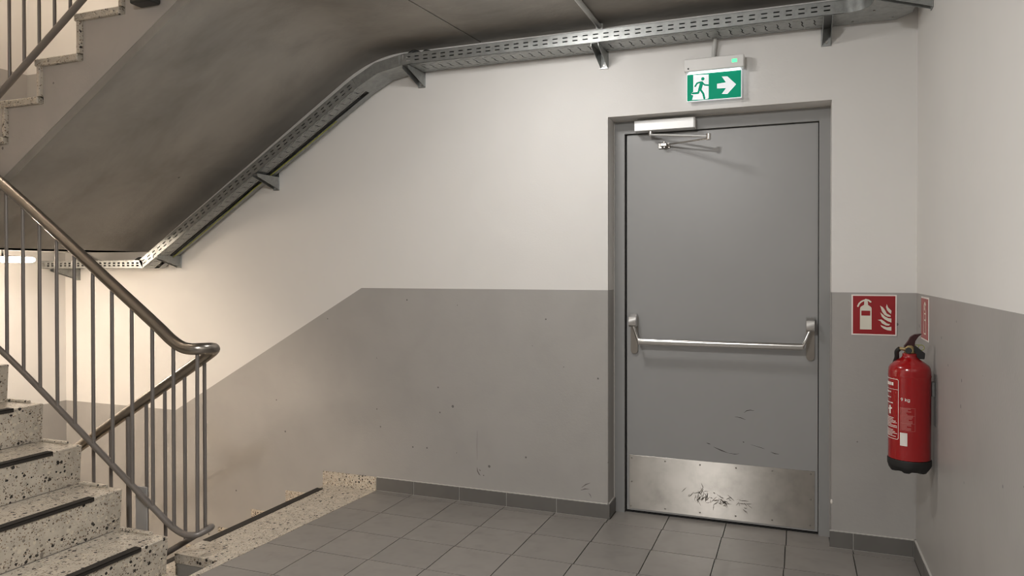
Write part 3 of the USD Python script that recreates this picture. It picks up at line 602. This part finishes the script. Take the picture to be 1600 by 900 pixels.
# ------------------------------------------------------------------ cable tray
ct = thing('cable_tray', 'perforated galvanised cable tray running along the back wall under the ceiling', 'cable tray', (-1.0, -.11, 2.533))
TY0, TY1, TH, TT = -.20, -.02, .062, .0016
def frame_piece(P0, P1):
    """local (u along, w up, y) -> world for a tray piece in the xz plane"""
    P0, P1 = np.array(P0, float), np.array(P1, float); d = P1 - P0; L = np.linalg.norm(d); d /= L; nrm = np.array([-d[1], d[0]])
    if nrm[1] < 0: nrm = -nrm
    return P0, d, nrm, L
def to_world(m, P0, d, nrm):
    v = m.vertices; X = P0[0] + v[:, 0] * d[0] + v[:, 2] * nrm[0]; Zc = P0[1] + v[:, 0] * d[1] + v[:, 2] * nrm[1]
    return trimesh.Trimesh(np.c_[X, v[:, 1], Zc], m.faces, process=False)
def tray(P0, P1, slots=True, y0=TY0, pitch=.055, ybase=None, th=TH, hole=(.0135, .0029)):
    P0, d, nrm, L = frame_piece(P0, P1)
    yb = ybase if ybase is not None else TY1
    basep = sbox(0, y0, L, yb); rail = sbox(0, 0, L, th)
    if slots:
        h = []; r = []
        for u in np.arange(pitch * .6, L - .03, pitch):
            ym = (y0 + yb) / 2; hw = (yb - y0) / 2
            h.append(LineString([(u, ym - hw * .42), (u + .006, ym - hw * .1), (u + .001, ym + hw * .12), (u + .010, ym + hw * .45)]).buffer(.0026, 2))
            for s in (-1, 1):
                h.append(sbox(u - .012, ym + s * hw * .82 - .002, u + .012, ym + s * hw * .82 + .002))
                h.append(sbox(u + .0165, ym + s * hw * .65 - .002, u + .040, ym + s * hw * .65 + .002))
            for w in (th * .36, th * .68): r.append(sbox(u - hole[0], w - hole[1], u + hole[0], w + hole[1]))
        basep = basep.difference(unary_union(h)); rail = rail.difference(unary_union(r))
    bs = to_world(ext_xy(basep, 0, TT), P0, d, nrm)
    b = obj('base_plate', bs, m_galv, ct)
    for yy0 in (y0, TY1 - TT):
        m = cat_m(ext_xz(rail, yy0, yy0 + TT), cbox(0, L, yy0 if yy0 == y0 else yy0 - .007, yy0 + .008 if yy0 == y0 else yy0 + TT, th - .001, th + .0022))
        obj('side_rail', to_world(m, P0, d, nrm), m_galv, b)
    if ybase is not None:      # narrow return flange on the wall side
        obj('return_flange', to_world(ext_xy(sbox(0, TY1 - .045, L, TY1), 0, TT), P0, d, nrm), m_galv, b)
    return b
A_, B_, C_, D_, E_, G_ = (.205, 2.533), (-2.10, 2.533), (-2.27, 2.503), (-2.41, 2.432), (-4.105, 1.371), (-5.08, 1.371)
tray(B_, A_)
# plain bend between the level and the sloping run: one folded plate and two mitred side rails
def nrm_(p, q): d = np.array(q) - np.array(p); d = d / np.linalg.norm(d); return np.array([-d[1], d[0]])
pts_ = [np.array(q) for q in (D_, C_, B_)]; n1, n2, n0, n3 = nrm_(D_, C_), nrm_(C_, B_), nrm_(E_, D_), np.array([0, 1.0])
mit = lambda a, b: (a + b) / (1 + a @ b)
up = [pts_[0] + mit(n0, n1) * TH, pts_[1] + mit(n1, n2) * TH, pts_[2] + mit(n2, n3) * TH]
lo = [pts_[0] + mit(n0, n1) * TT, pts_[1] + mit(n1, n2) * TT, pts_[2] + mit(n2, n3) * TT]
bend = obj('bend_plate', ext_xz(Polygon([*pts_, *lo[::-1]]), TY0, TY1), m_galv, ct, label='plain folded bend plate')
for y_ in (TY0, TY1 - TT): obj('side_rail', ext_xz(Polygon([*pts_, *up[::-1]]), y_ - .0002, y_ + TT - .0002), m_galv, bend)
obj('lip', ext_xz(LineString([tuple(q) for q in up]).buffer(.0016), TY0, TY0 + .009), m_galv, bend)
tray(E_, D_, True, ybase=-.105); tray(G_, E_, True, pitch=.043, th=.053, hole=(.0105, .0055))
for (p, q) in ((B_, A_), (D_, C_)):      # joint plates
    pass
obj('joint_plate', cbox(-2.16, -2.125, TY0 - .002, TY0, 2.540, 2.588, .0005), m_galv, ct)
obj('joint_plate', cbox(.165, .205, TY0 - .002, TY0, 2.540, 2.588, .0005), m_galv, ct)
for P_, Q_ in ((B_, A_), (E_, D_)):      # unseen lids, placed to keep the slots dark
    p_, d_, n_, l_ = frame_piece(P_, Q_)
    obj('unseen_cover', to_world(cbox(.0, l_, TY0 + .001, TY1 - .001, TH - .004, TH - .002), p_, d_, n_), m_galv2, ct)
# elbow at the right end turning along the right wall
xc_, yc_ = .215, -.30                    # centre of the inner radius
qa = np.linspace(np.pi / 2, 0, 12)
inner = [(xc_ + .10 * math.cos(a), yc_ + .10 * math.sin(a)) for a in qa]
elb = Polygon([(.205, TY1), (.205, -.20)] + inner + [(.315, -1.9), (.497, -1.9), (.497, -.10), (.44, TY1)])
e_ = obj('elbow_plate', ext_xy(elb, 2.533, 2.533 + TT), m_galv, ct, label='plain elbow plate in the corner')
wallp = LineString([(.205, -.2)] + inner + [(.315, -1.9)]).buffer(.0012)
obj('side_rail', ext_xy(wallp, 2.533, 2.597), m_galv, e_, smooth=30)
obj('side_rail', ext_xy(LineString([(.205, -.021), (.44, -.021), (.496, -.10), (.496, -1.9)]).buffer(.0008), 2.533, 2.597), m_galv, e_)
obj('bolt', cat_m(*[lathe([(0, 0), (.005, 0), (.004, .003), (0, .003)][::1], (x, y, 2.530), 6) for x, y in ((.25, -.06), (.33, -.19), (.42, -.06))]), m_screw, e_)

# brackets: one cantilever bracket and its copies
bk0 = thing('wall_bracket', 'galvanised tray bracket left of the exit sign at mid wall', 'bracket', (-.97, 0, 2.531), group='cable tray wall brackets')
def bracket(root, x, z):
    obj('wall_plate', cbox(x - .024, x + .024, -.005, -.0005, z - .086, z + .03, .001), m_galv, root)
    tri = Polygon([(-.005, z), (-.205, z), (-.205, z - .018), (-.005, z - .080)])
    for s in (-1, 1): obj('arm_cheek', ext_yz(tri, x + s * .019 - .0012, x + s * .019 + .0012), m_galv, root)
    obj('arm_web', cbox(x - .019, x + .019, -.205, -.005, z - .0022, z), m_galv2, root)
    obj('bolt', cat_m(*[lathe([(0, 0), (.007, 0), (.006, .005), (0, .005)], (x, -.005, z - dz), 6, 'y') for dz in (.068,)]), m_screw, root)
bracket(bk0, -.97, 2.531)
copy_thing(bk0, 'wall_bracket', (-2.085, 0, 2.531), 0, 'galvanised tray bracket beside the bend at the top of the sloping tray')
copy_thing(bk0, 'wall_bracket', (.137, 0, 2.531), 0, 'galvanised tray bracket near the right end above the door corner')
copy_thing(bk0, 'wall_bracket', (-3.155, 0, 1.962), 0, 'galvanised tray bracket halfway down the sloping tray')
copy_thing(bk0, 'wall_bracket', (-3.99, 0, 1.458), 0, 'galvanised tray bracket at the foot of the sloping tray')
copy_thing(bk0, 'wall_bracket', (-4.965, 0, 1.369), 0, 'galvanised tray bracket behind the balusters near the warm lamp')
copy_thing(bk0, 'wall_bracket', (XR, -.40, 2.531), -90, 'galvanised tray bracket fixed to the right wall at the elbow')

# cables
dS = (np.array(D_) - np.array(E_)); dS /= np.linalg.norm(dS)
def slope_pt(u, y, off): n_ = np.array([-dS[1], dS[0]]); p = np.array(E_) + dS * u + n_ * off; return (p[0], y, p[1])
obj('cable', tube(spline([slope_pt(u, -.088 + .006 * math.sin(u * 3.1), .009 - .003 * math.sin(u * 4.6)) for u in np.linspace(.10, 1.93, 14)], 4), .0085, 10), m_cab, smooth=40, label='black cable lying along the sloping tray', cat='cable')
obj('cable', tube(spline([slope_pt(u, -.071 + .003 * math.sin(u * 4), -.004 - .006 * abs(math.sin(u * 3.2))) for u in np.linspace(.14, 1.72, 14)], 4), .0042, 10), m_yg, smooth=40, label='yellow and green earth cable under the sloping tray', cat='cable')
obj('cable', tube(spline([(x, -.12 + .02 * math.sin(x * 5), 2.5455 + .0) for x in np.linspace(-1.95, .12, 10)], 4), .010, 10), m_cab, smooth=40, label='black cable lying in the level tray', cat='cable')
lc = [(-2.10, -.14, 2.605), (-2.085, -.15, 2.612), (-2.06, -.14, 2.625), (-2.03, -.13, 2.615), (-2.01, -.135, 2.607), (-1.985, -.14, 2.617), (-1.95, -.12, 2.612), (-1.92, -.11, 2.6045), (-1.86, -.10, 2.6045)]
obj('cable', tube(spline(lc, 6), .008, 10), m_cab, smooth=40, label='black cable looping above the tray near the ceiling bend', cat='cable')
lc = [(-4.96, -.085, 1.391), (-4.93, -.085, 1.41), (-4.88, -.085, 1.45), (-4.83, -.085, 1.462), (-4.76, -.085, 1.43), (-4.6, -.085, 1.391), (-4.45, -.085, 1.391), (-4.33, -.085, 1.41), (-4.26, -.085, 1.440), (-4.20, -.085, 1.428), (-4.16, -.085, 1.40)]
obj('cable', tube(spline(lc, 6), .010, 10), m_cab, smooth=40, label='black cable humped in the low level tray', cat='cable')

for i_, (y_, z_) in enumerate(((-.181, 1.392), (-.145, 1.392))):  # unseen cables, placed behind the slots to darken them
    obj('cable', tube([(x, y_, z_) for x in (-5.05, -4.7, -4.4, -4.16)], .016, 12), m_cab, smooth=40, label=('front' if i_ == 0 else 'rear') + ' one of two unseen thick black cables darkening the slots of the low level tray', cat='cable')
# conduit on the ceiling
cd = thing('conduit', 'grey pipe conduit running across the concrete ceiling', 'conduit', (-.98, -.06, CEIL))
obj('pipe', tube([(-.98, y, CEIL - .0145) for y in (-.062, -1.5, -3.0, -5.0)], .0135, 16), m_pvc, cd, smooth=40)
obj('end_bush', cat_m(lathe([(.0137, 0), (.0165, 0), (.0165, .016), (.0137, .016)], (-.98, -.050, CEIL - .0165), 16, 'y'), cbox(-.999, -.961, -.074, -.066, CEIL - .030, CEIL, .001)), m_pvc, cd, smooth=30)
obj('clip', cbox(-1.0, -.96, -.62, -.60, CEIL - .031, CEIL, .002), m_pvc, cd)
obj('cable', tube(spline([(-.98, -.10, CEIL - .0145), (-.98, -.045, CEIL - .016), (-.975, -.032, CEIL - .05), (-.967, -.05, 2.622), (-.94, -.08, 2.604), (-.90, -.10, 2.604)], 6), .007, 10), m_cab, smooth=40, label='dark cable dropping from the conduit end into the tray', cat='cable')

# ------------------------------------------------------------------ lamps
def ceiling_lamp(x, y, label, mat=None):
    c = thing('ceiling_light', label, 'lamp', (x, y, CEIL))
    obj('base_ring', lathe([(0, -.03), (.165, -.03), (.17, -.026), (.17, 0), (0, 0)], (x, y, CEIL), 40), m_white, c, smooth=30)
    obj('opal_diffuser', lathe([(0, -.105), (.05, -.102), (.10, -.090), (.14, -.066), (.157, -.045), (.158, -.0302)], (x, y, CEIL), 40), mat or m_lamp, c, smooth=40)
ceiling_lamp(-1.15, -1.0, 'round opal ceiling lamp over the landing in front of the door')
ceiling_lamp(-.88, -3.8, 'unseen round opal ceiling lamp behind the viewer, lighting the landing evenly', m_rear)
def batten(name_label, x, y0, y1, z0, z1, mat, w=.045):
    b = thing('batten_light', name_label, 'lamp', (x, (y0 + y1) / 2, z1))
    obj('mounting_rail', cbox(x - .022, x + .022, y0 + .03, y1 - .04, z0 + .034, z0 + .042, .002), m_galv2, b)
    for yy_ in (y0 + .15, y1 - .18): obj('stem', cyl((x, yy_, z0 + .04), (x, yy_, z1 - .001), .006, 10), m_galv2, b)
    prof = Polygon([(x + math.cos(t) * w, z0 + .018 + math.sin(t) * .018) for t in np.linspace(0, 2 * np.pi, 20, endpoint=False)])
    obj('diffuser', ext_xz(prof, y0, y1), mat, b, smooth=40)
batten('glowing warm batten lamp under the upper half landing at the left', -4.60, -1.34, -.62, 1.408, ZSLAB, m_batten)
batten('unseen batten lamp lighting the top of the stair shaft', -4.6, -1.9, -.5, 4.5, 4.6, m_shaft)
bl_ = thing('batten_light', 'unseen batten lamp on the lower side wall, placed to light the left dado', 'lamp', (-4.4, YSIDE, .3))
obj('mounting_rail', cbox(-4.72, -4.08, YSIDE + .0005, YSIDE + .022, .275, .325, .002), m_white, bl_)
obj('diffuser', ext_yz(Polygon([(YSIDE + .046 + .024 * math.cos(t), .30 + .045 * math.sin(t)) for t in np.linspace(0, 2 * np.pi, 20, endpoint=False)]), -4.75, -4.05), m_lower, bl_, smooth=40)
